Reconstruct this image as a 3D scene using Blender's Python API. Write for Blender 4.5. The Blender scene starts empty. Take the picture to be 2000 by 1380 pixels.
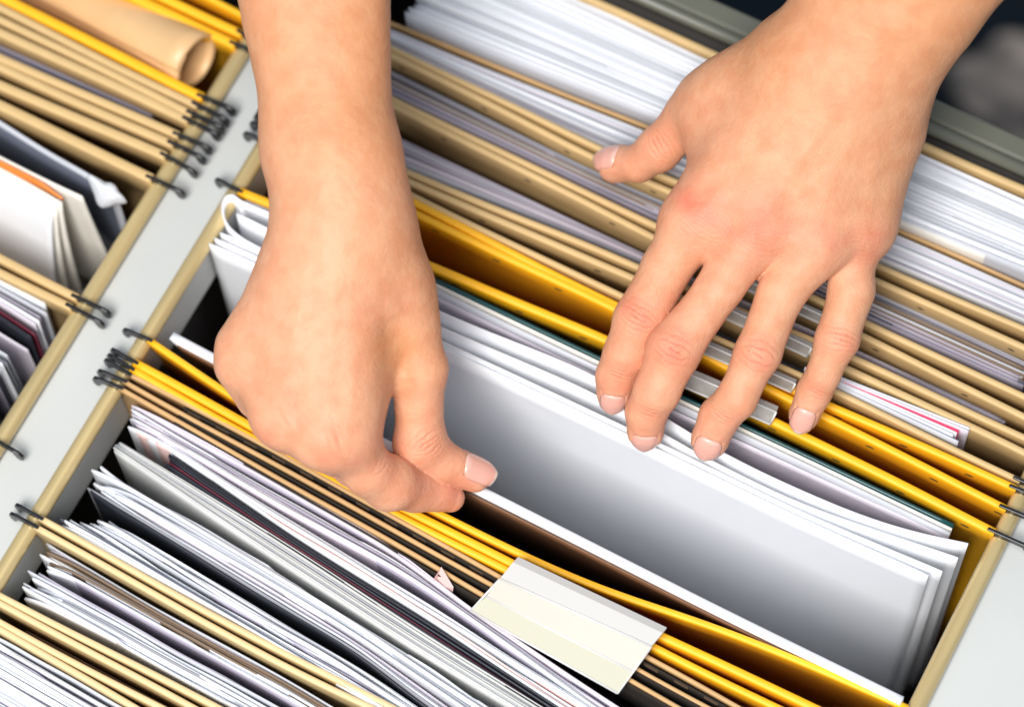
import bpy, math, random
import numpy as np
from mathutils import Vector, Matrix

random.seed(7)
rng = np.random.default_rng(11)
S = 0.001                      # everything below is in millimetres
scene = bpy.context.scene
C = scene.collection

# ------------------------------------------------------------------ camera
AL, TH, RO, FPX, DIST = math.radians(32.16), math.radians(21.96), math.radians(-4.65), 6054.0, 1187.0
_r = np.array([math.cos(AL), math.sin(AL), 0.0]); _u = np.array([-math.sin(AL), math.cos(AL), 0.0])
FWD = np.array([0, 0, -1.0]) * math.cos(TH) + _u * math.sin(TH)
_up = np.cross(_r, FWD)
RGT = _r * math.cos(RO) + _up * math.sin(RO)
UPV = -_r * math.sin(RO) + _up * math.cos(RO)
CAM = -DIST * FWD


def P(px, py, z=0.0):
    """point of the place seen at photo pixel (px, py), at height z mm"""
    d = FWD + RGT * (px - 1000) / FPX - UPV * (py - 690) / FPX
    t = (z - CAM[2]) / d[2]
    return CAM + d * t


cd = bpy.data.cameras.new('camera'); cam = bpy.data.objects.new('camera', cd); C.objects.link(cam)
cd.sensor_width = 36; cd.lens = FPX / 2000 * 36; cd.clip_start = 0.05; cd.clip_end = 50
M = Matrix(((RGT[0], UPV[0], -FWD[0]), (RGT[1], UPV[1], -FWD[1]), (RGT[2], UPV[2], -FWD[2]))).to_4x4()
M.translation = Vector(CAM * S); cam.matrix_world = M
cd.dof.use_dof = True; cd.dof.aperture_fstop = 4.8
cd.dof.focus_distance = float(np.dot(P(1250, 700, 32) - CAM, FWD)) * S
scene.camera = cam

# ------------------------------------------------------------------ light
w = bpy.data.worlds.new('World'); scene.world = w; w.use_nodes = True
w.node_tree.nodes['Background'].inputs[0].default_value = (0.66, 0.80, 1.0, 1)
w.node_tree.nodes['Background'].inputs[1].default_value = 0.32


def area(name, loc, target, size, energy, col):
    l = bpy.data.lights.new(name, 'AREA'); l.shape = 'RECTANGLE'; l.size, l.size_y = size; l.energy = energy; l.color = col
    o = bpy.data.objects.new(name, l); C.objects.link(o); o.location = loc
    o.rotation_euler = (Vector(target) - Vector(loc)).to_track_quat('-Z', 'Y').to_euler()
    return o


area('key_softbox', tuple(-_u * 0.80 - RGT * 0.42 + np.array([0, 0, 1.35])), (0, 0, 0), (0.62, 0.62), 24.5, (1.0, 0.975, 0.94))
area('top_softbox', tuple(-_u * 0.50 - RGT * 0.1 + np.array([0, 0, 1.7])), (0, 0, 0), (0.8, 0.8), 12, (0.97, 0.985, 1.0))
scene.view_settings.view_transform = 'Standard'; scene.view_settings.look = 'None'
scene.view_settings.gamma = 1; scene.view_settings.exposure = 0.28
scene.render.engine = 'CYCLES'
scene.cycles.max_bounces = 8; scene.cycles.transparent_max_bounces = 12


# ------------------------------------------------------------------ materials
def mat(name, col, rough=0.6, metal=0.0, noise=0.0, nscale=60.0, bump=0.0, bscale=400.0, spec=0.5, stretch=None, col2=None, coat=0.0):
    m = bpy.data.materials.new(name); m.use_nodes = True; nt = m.node_tree; b = nt.nodes['Principled BSDF']
    b.inputs['Base Color'].default_value = (*col, 1); b.inputs['Roughness'].default_value = rough
    b.inputs['Metallic'].default_value = metal; b.inputs['Specular IOR Level'].default_value = spec
    b.inputs['Coat Weight'].default_value = coat
    tc = nt.nodes.new('ShaderNodeTexCoord'); mp = nt.nodes.new('ShaderNodeMapping'); nt.links.new(tc.outputs['Object'], mp.inputs[0])
    if stretch: mp.inputs['Scale'].default_value = stretch
    if noise or col2:
        n = nt.nodes.new('ShaderNodeTexNoise'); n.inputs['Scale'].default_value = nscale; n.inputs['Detail'].default_value = 5
        nt.links.new(mp.outputs[0], n.inputs[0])
        r = nt.nodes.new('ShaderNodeValToRGB'); nt.links.new(n.outputs[0], r.inputs[0])
        a = col2 if col2 else tuple(c * (1 - noise) for c in col)
        r.color_ramp.elements[0].position = 0.35; r.color_ramp.elements[0].color = (*a, 1)
        r.color_ramp.elements[1].position = 0.65; r.color_ramp.elements[1].color = (*col, 1)
        nt.links.new(r.outputs[0], b.inputs['Base Color'])
    if bump:
        n2 = nt.nodes.new('ShaderNodeTexNoise'); n2.inputs['Scale'].default_value = bscale; n2.inputs['Detail'].default_value = 4
        nt.links.new(mp.outputs[0], n2.inputs[0])
        bp = nt.nodes.new('ShaderNodeBump'); bp.inputs['Strength'].default_value = bump; bp.inputs['Distance'].default_value = 0.0006
        nt.links.new(n2.outputs[0], bp.inputs['Height']); nt.links.new(bp.outputs[0], b.inputs['Normal'])
    return m


MT = dict(
    gap=mat('dark_strip_and_gap_shade', (0.020, 0.013, 0.008), 0.9),  # perforated strip, and the painted shade between the tan rods
    doc=mat('document_paper', (0.86, 0.87, 0.89), 0.5, noise=0.02, nscale=25, bump=0.12, bscale=14),
    white=mat('white_paper', (0.73, 0.74, 0.77), 0.55, noise=0.04, nscale=40),
    bright=mat('bright_paper', (0.79, 0.80, 0.83), 0.5, noise=0.03, nscale=18, bump=0.25, bscale=22),
    ivory=mat('ivory_paper', (0.80, 0.76, 0.68), 0.6, noise=0.06, nscale=40),
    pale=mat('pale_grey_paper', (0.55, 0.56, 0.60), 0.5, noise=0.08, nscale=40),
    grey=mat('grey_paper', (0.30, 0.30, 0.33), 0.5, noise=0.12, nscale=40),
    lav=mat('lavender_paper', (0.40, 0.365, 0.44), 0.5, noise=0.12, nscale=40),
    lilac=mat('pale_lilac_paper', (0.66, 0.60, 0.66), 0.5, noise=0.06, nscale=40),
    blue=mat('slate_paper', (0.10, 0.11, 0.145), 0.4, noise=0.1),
    dark=mat('black_cover_and_gap_shade', (0.02, 0.022, 0.03), 0.35),  # black covers, and sheets that stand for a shaded gap
    teal=mat('teal_cover', (0.006, 0.06, 0.065), 0.3),
    red=mat('red_sheet', (0.90, 0.015, 0.12), 0.5),
    maroon=mat('maroon_cover', (0.11, 0.015, 0.03), 0.4),
    pink=mat('pink_paper', (0.88, 0.62, 0.58), 0.5, noise=0.04),
    orange=mat('orange_band', (0.85, 0.25, 0.04), 0.5),
    taupe=mat('taupe_card', (0.20, 0.135, 0.09), 0.6, noise=0.1),
    brown=mat('brown_card', (0.16, 0.075, 0.035), 0.6, noise=0.15),
    stone=mat('stone_grey_paper', (0.56, 0.56, 0.54), 0.5, noise=0.08, nscale=50),
    yellow=mat('yellow_card', (0.97, 0.475, 0.008), 0.5, noise=0.06, nscale=90, bump=0.12, bscale=900),
    beige=mat('manila_card', (0.62, 0.42, 0.185), 0.55, noise=0.07, nscale=90, bump=0.15, bscale=900),
    cream=mat('cream_card', (0.72, 0.54, 0.28), 0.5, noise=0.06, nscale=90, bump=0.12, bscale=900),
    kraft=mat('kraft_card', (0.58, 0.35, 0.15), 0.6, noise=0.1, nscale=90, bump=0.15, bscale=900),
    slot=mat('slot_hole', (0.03, 0.022, 0.015), 0.8),
    hook=mat('black_hook_metal', (0.022, 0.022, 0.024), 0.32, metal=0.3, noise=0.3, nscale=300),
    gold=mat('brass_rail', (0.60, 0.46, 0.22), 0.32, metal=0.30, noise=0.18, nscale=25, stretch=(14, 0.6, 14), coat=0.2),
    metal=mat('light_grey_enamel', (0.52, 0.53, 0.51), 0.42, noise=0.10, nscale=9, bump=0.06, bscale=700),
    rim=mat('olive_grey_enamel', (0.125, 0.125, 0.095), 0.35, noise=0.06, nscale=12),
    inner=mat('shaded_inner_enamel', (0.035, 0.03, 0.026), 0.5, noise=0.1, nscale=20),  # shade of the drawer interior is put into this near-black colour
    floor=mat('dark_floor', (0.012, 0.018, 0.024), 0.7, col2=(0.008, 0.013, 0.02), nscale=3.0),
    rug=mat('mottled_stone', (0.70, 0.55, 0.44), 0.9, col2=(0.06, 0.055, 0.05), nscale=22.0),
)


def plastic(name, col, trans, alpha, rough):
    m = bpy.data.materials.new(name); m.use_nodes = True; b = m.node_tree.nodes['Principled BSDF']
    b.inputs['Base Color'].default_value = (*col, 1); b.inputs['Roughness'].default_value = rough
    b.inputs['Transmission Weight'].default_value = trans; b.inputs['IOR'].default_value = 1.3
    b.inputs['Alpha'].default_value = alpha; b.inputs['Coat Weight'].default_value = 0.4 if trans else 0.0; b.inputs['Coat Roughness'].default_value = 0.15
    return m


MT['tab'] = plastic('frosted_tab_plastic', (0.56, 0.545, 0.52), 0.0, 0.93, 0.6)
MT['insert'] = mat('tab_paper_insert', (0.53, 0.49, 0.42), 0.6, noise=0.03)
MT['tabolive'] = plastic('frosted_tab_lower', (0.53, 0.51, 0.40), 0.0, 0.93, 0.6)
MT['clear'] = plastic('clear_tab_plastic', (0.8, 0.8, 0.78), 0.4, 0.25, 0.06)
MT['edge'] = mat('clear_tab_edge_highlight', (0.72, 0.72, 0.70), 0.12, coat=1.0)  # pale colour stands for highlights along the clear plastic
MT['clearlab'] = mat('clear_tab_label', (0.40, 0.36, 0.30), 0.25, noise=0.5, nscale=160, coat=0.8)


def checker_card():
    m = MT['beige'].copy(); m.name = 'manila_card_with_dark_squares'
    return m


# ------------------------------------------------------------------ object helpers
def link(name, verts, faces, mats, parent=None, smooth=True, mi=None):
    me = bpy.data.meshes.new(name)
    v = np.asarray(verts, dtype=float) * S
    me.from_pydata([tuple(q) for q in v], [], [tuple(int(i) for i in f) for f in faces])
    if not isinstance(mats, (list, tuple)): mats = [mats]
    for m in mats: me.materials.append(m)
    if mi is not None: me.polygons.foreach_set('material_index', np.asarray(mi, dtype=np.int32))
    if smooth: me.polygons.foreach_set('use_smooth', np.ones(len(me.polygons), dtype=bool))
    me.update()
    o = bpy.data.objects.new(name, me); C.objects.link(o)
    if parent is not None: o.parent = parent
    return o


def thing(name, label, cat, loc=(0, 0, 0), group=None, kind=None):
    o = bpy.data.objects.new(name, None); C.objects.link(o); o.empty_display_size = 0.01
    o.location = tuple(np.asarray(loc, dtype=float) * S)
    tag(o, label, cat, group, kind)
    return o


def tag(o, label=None, cat=None, group=None, kind=None):
    if label: o['label'] = label
    if cat: o['category'] = cat
    if group: o['group'] = group
    if kind: o['kind'] = kind
    return o


def rel(v, parent):
    return np.asarray(v, dtype=float) - (np.array(parent.location) / S if parent is not None else 0)


def bevel(o, wdt, seg=3, angle=35):
    m = o.modifiers.new('bevel', 'BEVEL'); m.width = wdt * S; m.segments = seg; m.limit_method = 'ANGLE'; m.angle_limit = math.radians(angle)
    m.harden_normals = False
    return o


def box(name, lo, hi, m, parent=None, bw=0):
    x0, y0, z0 = lo; x1, y1, z1 = hi
    v = [(x0, y0, z0), (x1, y0, z0), (x1, y1, z0), (x0, y1, z0), (x0, y0, z1), (x1, y0, z1), (x1, y1, z1), (x0, y1, z1)]
    f = [(0, 3, 2, 1), (4, 5, 6, 7), (0, 1, 5, 4), (1, 2, 6, 5), (2, 3, 7, 6), (3, 0, 4, 7)]
    o = link(name, rel(v, parent), f, m, parent, smooth=False)
    if bw: bevel(o, bw)
    return o


# the rails' world X, taken where the photo shows them
X1 = float(np.mean([P(462, 93)[0], P(258, 437)[0], P(7, 837)[0]]))
X2 = float(np.mean([P(498, 290)[0], P(411, 440)[0], P(133, 887)[0], P(0, 1124)[0]]))
X3 = float(np.mean([P(1959, 1065)[0], P(1852, 1229)[0], P(1795, 1364)[0]]))
XL, XR = X2 + 2.5, X3 - 2.5           # where the folders of the main drawer end
YB = float(np.mean([P(1814, 247, 0)[1], P(1400, 68, 0)[1]])) - 4        # back wall
print('X1 %.1f X2 %.1f X3 %.1f' % (X1, X2, X3), 'YB', YB, P(1900, 290)[1])


def curve(pts, z, xs, smooth=True):
    """world Y at each world X of xs for an edge seen through the photo points pts, at height z"""
    w_ = np.array([P(a, b, z) for a, b in pts]); i = np.argsort(w_[:, 0]); X, Y = w_[i, 0], w_[i, 1]
    y = np.interp(xs, X, Y)
    s0 = (Y[1] - Y[0]) / (X[1] - X[0]); s1 = (Y[-1] - Y[-2]) / (X[-1] - X[-2])
    s0 = max(-0.12, min(0.12, s0)); s1 = max(-0.12, min(0.12, s1))
    y = np.where(xs < X[0], Y[0] + (xs - X[0]) * s0, y); y = np.where(xs > X[-1], Y[-1] + (xs - X[-1]) * s1, y)
    if smooth:
        k = 7; pad = np.concatenate([2 * y[0] - y[k:0:-1], y, 2 * y[-1] - y[-2:-k - 2:-1]])
        ker = np.hanning(2 * k + 3)[1:-1]; ker /= ker.sum()
        y = np.convolve(pad, ker, 'valid')
    return y


NX = 70


def profile_sheet(name, xs, ys, prof, m, parent, ztop=0.0, zvar=None, lean=0.0, depth=200.0, rag=None, extra=None):
    """sweep a closed (n, z) profile along y(x). n is across the sheet. lean = how far (mm per mm of depth) it drifts in y going down"""
    n = len(prof); v = []; f = []; mi = []
    ds = np.gradient(ys, xs); L = np.sqrt(1 + ds ** 2); nx, ny = -ds / L, 1 / L
    for i, (x, y) in enumerate(zip(xs, ys)):
        dz = 0 if zvar is None else zvar[i]
        for (a, z) in prof:
            yy = y + lean * z
            v.append((x + nx[i] * a, yy + ny[i] * a, ztop + z + dz))
    for i in range(len(xs) - 1):
        for j in range(n):
            k = (j + 1) % n
            f.append((i * n + j, i * n + k, (i + 1) * n + k, (i + 1) * n + j)); mi.append(0)
    f.append(tuple(range(n - 1, -1, -1))); mi.append(0)
    f.append(tuple((len(xs) - 1) * n + j for j in range(n))); mi.append(0)
    mats = [m]
    if extra:                                   # small holes or printed squares on the face: (x, z, half width, half height, slant, material)
        for (x, z, a, b, sl, m2) in extra:
            if m2 not in mats: mats.append(m2)
            ix = mats.index(m2)
            i = int(np.clip(np.searchsorted(xs, x) - 1, 0, len(xs) - 2)); t = (x - xs[i]) / (xs[i + 1] - xs[i]); y = ys[i] * (1 - t) + ys[i + 1] * t
            s = ds[i]; off = min(q[0] for q in prof if abs(q[1] - z) < 6 or True)
            base = len(v); ring = []
            for q in range(12):
                th = q / 12 * 2 * math.pi
                dx = a * math.cos(th); dzz = b * math.sin(th) + sl * dx
                if m2 is MT['taupe']:   # squares
                    dx = a * (1 if math.cos(th) > 0 else -1) * min(1, abs(math.cos(th)) * 1.6); dzz = b * (1 if math.sin(th) > 0 else -1) * min(1, abs(math.sin(th)) * 1.6)
                v.append((x + dx, y + s * dx + off - 0.12 + lean * (z + dzz), ztop + z + dzz)); ring.append(base + q)
            f.append(tuple(ring)); mi.append(ix)
    return link(name, rel(v, parent), f, mats, parent, mi=mi)


def bead_profile(wd, bh, t, depth):
    r = wd / 2; p = []
    p += [(-r, -1.2), (-r * 0.97, -0.75), (-r * 0.8, -0.3), (-r * 0.4, -0.03), (r * 0.4, -0.03), (r * 0.8, -0.3), (r * 0.97, -0.75), (r, -1.2)]
    p += [(r * 0.92, -bh), (t / 2, -bh - 1.2), (t / 2, -depth * 0.5), (t / 2, -depth), (-t / 2, -depth), (-t / 2, -depth * 0.5), (-t / 2, -bh - 1.2), (-r * 0.92, -bh)]
    return p[::-1]


def flat_profile(t, depth):
    return [(t / 2, 0), (t / 2, -5), (t / 2, -depth * .3), (t / 2, -depth), (-t / 2, -depth), (-t / 2, -depth * .3), (-t / 2, -5), (-t / 2, 0)]


def hook(parent, x, y, side, tilt=0.0, ln=1.0):
    """flat black metal hook lying over the rail; side -1 left, +1 right"""
    out = [(-3, 1.6), (5.5, 1.6), (13, 1.9), (15.8, 1.4), (17.2, -0.8), (17.0, -4.0), (15.4, -5.8), (13.4, -5.6), (12.4, -3.6), (11.6, -1.4), (8, -1.3), (4, -1.4), (0, -5.0), (-3, -5.6)]
    v = []; n = len(out)
    for th in (-0.7, 0.7):
        for a, z in out:
            v.append((x + side * a * ln, y + th - tilt * a, z - 1.0))
    f = [tuple(range(n)), tuple(range(2 * n - 1, n - 1, -1))] + [(j, j + n, (j + 1) % n + n, (j + 1) % n) for j in range(n)]
    o = link('hook', rel(v, parent), f, MT['hook'], parent, smooth=False); bevel(o, 0.35, 2)
    return o


# ================================================================== SETTING
MT['floor'].node_tree.nodes['Principled BSDF'].inputs['Specular IOR Level'].default_value = 0.1
fl = box('floor', (-2500, -1500, -700), (2500, 3000, -690), MT['floor']); tag(fl, kind='structure')
c = P(2170, 350, -690)
rv = []; rf = []
N = 60
for i in range(N):
    a = i / N * 2 * math.pi; rr = 92 + 14 * math.sin(3 * a + 1) + 16 * math.sin(5 * a) + 9 * math.sin(11 * a)
    rv.append((c[0] + rr * 1.2 * math.cos(a), c[1] + rr * 0.9 * math.sin(a), -689.0))
for i in range(N): rv.append((rv[i][0], rv[i][1], -681.0))
rf = [tuple(range(N, 2 * N))] + [(i, (i + 1) % N, (i + 1) % N + N, i + N) for i in range(N)]
rug = link('mat', rv, rf, MT['rug'], smooth=False)
tag(rug, 'blurred mottled grey-beige floor mat beyond the back of the cabinet', 'floor mat')

cab = thing('filing_cabinet', 'light grey steel file drawer with brass rails and a central divider, filled with hanging folders', 'filing cabinet', (0, 0, -260))
Y0, Y1c = -420.0, 620.0
YB2 = YB + 3
dv = box('divider', (X1 + 1.5, Y0, -34), (X2 + 2.2, YB, -9), MT['metal'], cab, 2.0)
box('divider_core', (X1 + 9, Y0, -262), (X2 - 9, YB, -34.5), MT['inner'], cab)  # near-black body deepens the shade under the beam
box('side_panel', (X3 + 1.5, Y0, -40), (X3 + 36.3, YB, -9), MT['metal'], cab, 1.2)
box('side_panel', (X3 + 37.0, Y0, -262), (X3 + 90, YB, -9), MT['metal'], cab, 1.2)
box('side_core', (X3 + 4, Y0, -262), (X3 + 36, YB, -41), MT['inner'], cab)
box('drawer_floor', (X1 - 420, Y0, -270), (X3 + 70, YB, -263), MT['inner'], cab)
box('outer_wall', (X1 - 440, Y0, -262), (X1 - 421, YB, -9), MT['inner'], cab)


def tube(name, p0, p1, r, m, parent, seg=20, rings=2, r2=None, bend=None):
    p0 = np.asarray(p0, float); p1 = np.asarray(p1, float); d = p1 - p0; L = np.linalg.norm(d); d /= L
    a = np.cross(d, (0, 0, 1)); a /= np.linalg.norm(a); b = np.cross(d, a); v = []; f = []
    for i in range(rings):
        t = i / (rings - 1); c_ = p0 + d * L * t; rr = r if r2 is None else r * (1 - t) + r2 * t
        for k in range(seg):
            th = k / seg * 2 * math.pi; v.append(c_ + rr * (a * math.cos(th) + b * math.sin(th)))
    for i in range(rings - 1):
        for k in range(seg):
            q = (k + 1) % seg; f.append((i * seg + k, i * seg + q, (i + 1) * seg + q, (i + 1) * seg + k))
    f.append(tuple(range(seg - 1, -1, -1))); f.append(tuple((rings - 1) * seg + k for k in range(seg)))
    return link(name, rel(v, parent), f, m, parent)


for x in (X1, X2, X3):
    tube('rail', (x, Y0, -5.6), (x, YB - 1, -5.6), 3.3, MT['gold'], cab, rings=12)
# back wall with a rolled rim
yb0 = float(P(1500, 118, 6)[1])
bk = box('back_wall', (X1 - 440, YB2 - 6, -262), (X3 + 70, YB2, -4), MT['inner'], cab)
tube('rim', (X1 - 440, YB2 + 1.5, -0.5), (X3 + 120, YB2 + 1.5, -0.5), 2.6, MT['rim'], cab, rings=3)
box('front_plate', (X1 - 440, YB2 + 4, -262), (X3 + 120, YB2 + 13.5, 1.5), MT['rim'], cab, 1.5)


# ================================================================== FOLDERS
def panel(parent, name, pts, m, z=0.0, wd=2.7, bh=9.5, t=0.9, depth=200, lean=0.0, x0=XL, x1=XR, hooks='', extra=None, wav=0.35):
    xs = np.linspace(x0, x1, NX); ys = curve(pts, z, xs)
    ph = rng.uniform(0, 6, 3)
    ys = ys + wav * (np.sin(xs / 37 + ph[0]) + 0.5 * np.sin(xs / 17 + ph[1]))
    zv = 0.25 * np.sin(xs / 60 + ph[2])
    o = profile_sheet(name, xs, ys, bead_profile(wd, bh, t, depth), m, parent, ztop=z, zvar=zv, lean=lean, extra=extra)
    if 'L' in hooks: hook(parent, x0, ys[0], -1, rng.uniform(-.06, .06), 0.66)
    if 'R' in hooks: hook(parent, x1, ys[-1], 1, rng.uniform(-.06, .06), 0.86 if x1 < 0 and x1 < X2 else 1.0)
    return o


def slots(x0, x1, step=25, z=-4.6, a=1.9, sl=0.12, b=0.62):
    return [(x, z, a, b, sl, MT['slot']) for x in np.arange(x0, x1, step)]


def base(pts, z=0):
    q = np.mean([P(a, b, z) for a, b in pts], axis=0); q[2] = -200.0
    return q


FG = 'hanging folders filed in the main drawer'
FL = 'hanging folders filed in the left drawer'
L_F1 = [(1160, 0), (1394, 106), (1808, 283), (2000, 365)]
L_F2 = [(768, 47), (1262, 245), (1800, 470), (2000, 555)]
L_A1 = [(766, 94), (980, 194), (1185, 296), (1737, 527), (2000, 639)]
L_A2 = [(768, 108), (980, 212), (1171, 316), (1716, 547), (2000, 676)]
L_B1 = [(770, 195), (1282, 438), (1692, 631), (2000, 773)]
L_B2 = [(771, 208), (1272, 459), (1684, 652), (2000, 814)]
L_C1 = [(792, 334), (1157, 480), (1241, 519), (1664, 697), (2000, 850)]
L_C2 = [(795, 350), (1234, 540), (1652, 718), (1900, 830), (2000, 880)]
L_C3 = [(800, 376), (1216, 578), (1635, 766), (1984, 931)]
L_Y1 = [(804, 394), (1206, 596), (1619, 789), (1972, 948)]
L_Y2 = [(811, 415), (1199, 602), (1607, 808), (1783, 896), (1959, 987)]
L_Y3 = [(455, 367), (841, 516), (1180, 660), (1520, 824), (1749, 936), (1924, 1026)]
L_y1 = [(295, 665), (445, 768), (849, 1001), (1012, 1081), (1180, 1153), (1385, 1219), (1590, 1297), (1758, 1373)]
L_y2 = [(262, 704), (488, 832), (804, 1001), (1008, 1100), (1299, 1243), (1590, 1381)]
L_y3 = [(256, 719), (490, 848), (769, 1001), (988, 1111), (1276, 1262), (1524, 1381)]
L_a = [(250, 730), (560, 890), (776, 1011), (974, 1123), (1270, 1287), (1442, 1381)]
L_b = [(245, 743), (533, 903), (560, 919), (964, 1143), (1250, 1305), (1390, 1381)]
L_c = [(228, 752), (500, 905), (560, 941), (946, 1163), (1235, 1328), (1330, 1381)]
L_D1 = [(81, 1014), (560, 1276), (769, 1381)]
L_D2 = [(71, 1029), (300, 1160), (620, 1330), (729, 1381)]
L_E1 = [(0, 1159), (426, 1381)]
L_E2 = [(0, 1178), (377, 1381)]
L_G1 = [(0, 1212), (317, 1381)]
L_G2 = [(0, 1228), (264, 1381)]

# holes printed along the beads
f = thing('hanging_folder', 'rearmost manila hanging folder against the back rim, stuffed with the thickest white paper', 'hanging folder', base(L_F1), FG)
panel(f, 'back_panel', L_F1, MT['beige'], wd=3.0, hooks='LR'); panel(f, 'front_panel', L_F2, MT['kraft'], z=-10, wd=1.6, bh=4, t=0.8)
f = thing('hanging_folder', 'thin manila hanging folder just behind the spread thumb tip, backed by lavender pages', 'hanging folder', base(L_A1), FG)
panel(f, 'front_panel', L_A1, MT['beige'], wd=2.4, hooks='LR')
f = thing('hanging_folder', 'manila hanging folder right under the spread thumb tip, holding grey-lavender pages', 'hanging folder', base(L_A2), FG)
panel(f, 'back_panel', L_A2, MT['beige'], hooks='LR', extra=slots(XL + 30, XR, 38, sl=-.2, a=1.5)); panel(f, 'front_panel', L_B1, MT['beige'], wd=2.6, hooks='LR')
f = thing('hanging_folder', 'manila hanging folder with the broadest shaded tan face, between the arms', 'hanging folder', base(L_B2), FG)
panel(f, 'back_panel', L_B2, MT['beige'], hooks='LR', extra=slots(XL + 22, XR, 38, a=1.5)); panel(f, 'front_panel', L_C1, MT['beige'], wd=2.6, hooks='LR')
fE = thing('hanging_folder', 'manila hanging folder just behind the upper yellow folder, holding the red-edged sheet', 'hanging folder', base(L_C2), FG)
panel(fE, 'back_panel', L_C2, MT['beige'], hooks='LR', wd=2.8, extra=slots(XL + 40, XR, 50, a=1.7)); panel(fE, 'front_panel', L_C3, MT['beige'], wd=2.4, hooks='LR')
fY = thing('hanging_folder', 'upper bright yellow hanging folder with dark slots, empty, in front of the manila ones', 'hanging folder', base(L_Y1), FG)
panel(fY, 'back_panel', L_Y1, MT['yellow'], hooks='LR', wd=3.0, extra=slots(XL + 60, XR, 27)); panel(fY, 'front_panel', L_Y2, MT['yellow'], hooks='LR', wd=3.0, extra=slots(XL + 22, XR, 27))
fG = thing('hanging_folder', 'wide open yellow hanging folder in the middle, held apart by both hands around white pages', 'hanging folder', base(L_Y3), FG)
panel(fG, 'back_panel', L_Y3, MT['yellow'], hooks='LR', wd=3.4, extra=slots(XL + 40, XR, 27)); panel(fG, 'front_panel', L_y1, MT['yellow'], hooks='L', wd=2.7, bh=11, depth=180, lean=-0.10)
fH = thing('hanging_folder', 'closed yellow hanging folder under the fist, with the large frosted index tab', 'hanging folder', base(L_y2), FG)
panel(fH, 'back_panel', L_y2, MT['yellow'], hooks='L', wd=3.2); panel(fH, 'front_panel', L_y3, MT['yellow'], hooks='L', wd=2.8)
fI = thing('hanging_folder', 'tan hanging folder with a row of dark squares, in front of the closed yellow folder', 'hanging folder', base(L_a), FG)
panel(fI, 'back_panel', L_a, MT['kraft'], hooks='L', wd=1.8, bh=3); panel(fI, 'front_panel', L_b, MT['kraft'], hooks='L', wd=1.8, bh=3)
xs_ = np.linspace(XL + 26, XR - 8, NX); ys_ = curve(L_a, 0, xs_) - 1.65
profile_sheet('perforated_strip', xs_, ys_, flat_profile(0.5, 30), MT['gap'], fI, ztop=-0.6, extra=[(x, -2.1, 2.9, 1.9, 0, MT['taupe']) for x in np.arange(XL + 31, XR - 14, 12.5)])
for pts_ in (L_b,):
    profile_sheet('gap_shade', xs_, curve(pts_, 0, xs_) - 1.6, flat_profile(0.5, 40), MT['gap'], fI, ztop=-0.5)  # dark sheet put in for the shade between the tan rods
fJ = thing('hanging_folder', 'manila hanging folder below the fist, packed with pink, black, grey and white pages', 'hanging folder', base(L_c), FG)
panel(fJ, 'back_panel', L_c, MT['kraft'], hooks='L', wd=1.8, bh=3); profile_sheet('gap_shade', xs_, curve(L_c, 0, xs_) - 1.6, flat_profile(0.5, 40), MT['gap'], fJ, ztop=-0.5); panel(fJ, 'front_panel', L_D1, MT['cream'], hooks='L', wd=2.5)  # the thin dark sheet before the rod stands for gap shade
fK = thing('hanging_folder', 'cream hanging folder at lower left, holding white pages and a taupe card', 'hanging folder', base(L_D2), FG)
panel(fK, 'back_panel', L_D2, MT['cream'], hooks='L', wd=2.5); panel(fK, 'front_panel', L_E1, MT['cream'], hooks='L', wd=2.5)
fM = thing('hanging_folder', 'cream hanging folder near the bottom-left corner with brown card inside', 'hanging folder', base(L_E2), FG)
panel(fM, 'back_panel', L_E2, MT['cream'], hooks='L', wd=2.5); panel(fM, 'front_panel', L_G1, MT['cream'], hooks='L', wd=2.5)
fN = thing('hanging_folder', 'frontmost cream hanging folder in the bottom-left corner, behind the last white papers', 'hanging folder', base(L_G2), FG)
panel(fN, 'back_panel', L_G2, MT['cream'], hooks='L', wd=2.5)

# ---- left drawer (only the right-hand ends are in the picture)
XA, XB = X1 - 120, X1 - 2.5


def lp(parent, name, pts, m, **k):
    return panel(parent, name, pts, m, x0=XA, x1=XB, hooks='R', **k)


f = thing('hanging_folder', 'yellow hanging folder in the left drawer, uppermost beside the forearm', 'hanging folder', base([(400, 0)]), FL)
lp(f, 'back_panel', [(395, -12), (465, 22)], MT['yellow']); lp(f, 'front_panel', [(330, 0), (447, 52)], MT['yellow'], wd=3.6)
f = thing('hanging_folder', 'yellow hanging folder in the left drawer, open around the rolled tan brochure', 'hanging folder', base([(300, 40)]), FL)
lp(f, 'back_panel', [(262, -8), (437, 74)], MT['yellow'], wd=4); lp(f, 'front_panel', [(34, 8), (370, 174)], MT['yellow'], wd=4)
f = thing('hanging_folder', 'narrow manila hanging folder right in front of the tan brochure and yellow rod', 'hanging folder', base([(200, 120)]), FL)
lp(f, 'back_panel', [(32, 30), (362, 192)], MT['beige'], wd=3.2); lp(f, 'front_panel', [(18, 46), (352, 208)], MT['beige'], wd=3.2)
f = thing('hanging_folder', 'manila hanging folder in the left drawer holding dull purple papers', 'hanging folder', base([(160, 160)]), FL)
lp(f, 'back_panel', [(5, 62), (345, 224)], MT['beige'], wd=3.8); lp(f, 'front_panel', [(0, 110), (318, 252)], MT['beige'], wd=3.4)
f = thing('hanging_folder', 'empty manila hanging folder in the left drawer, gaping over a dark slot', 'hanging folder', base([(140, 220)]), FL)
lp(f, 'back_panel', [(0, 128), (308, 268)], MT['beige'], wd=3.6); lp(f, 'front_panel', [(0, 165), (295, 294)], MT['beige'], wd=4)
f = thing('hanging_folder', 'manila hanging folder in the left drawer with grey sheets and bulging cream pages', 'hanging folder', base([(140, 300)]), FL)
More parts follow.
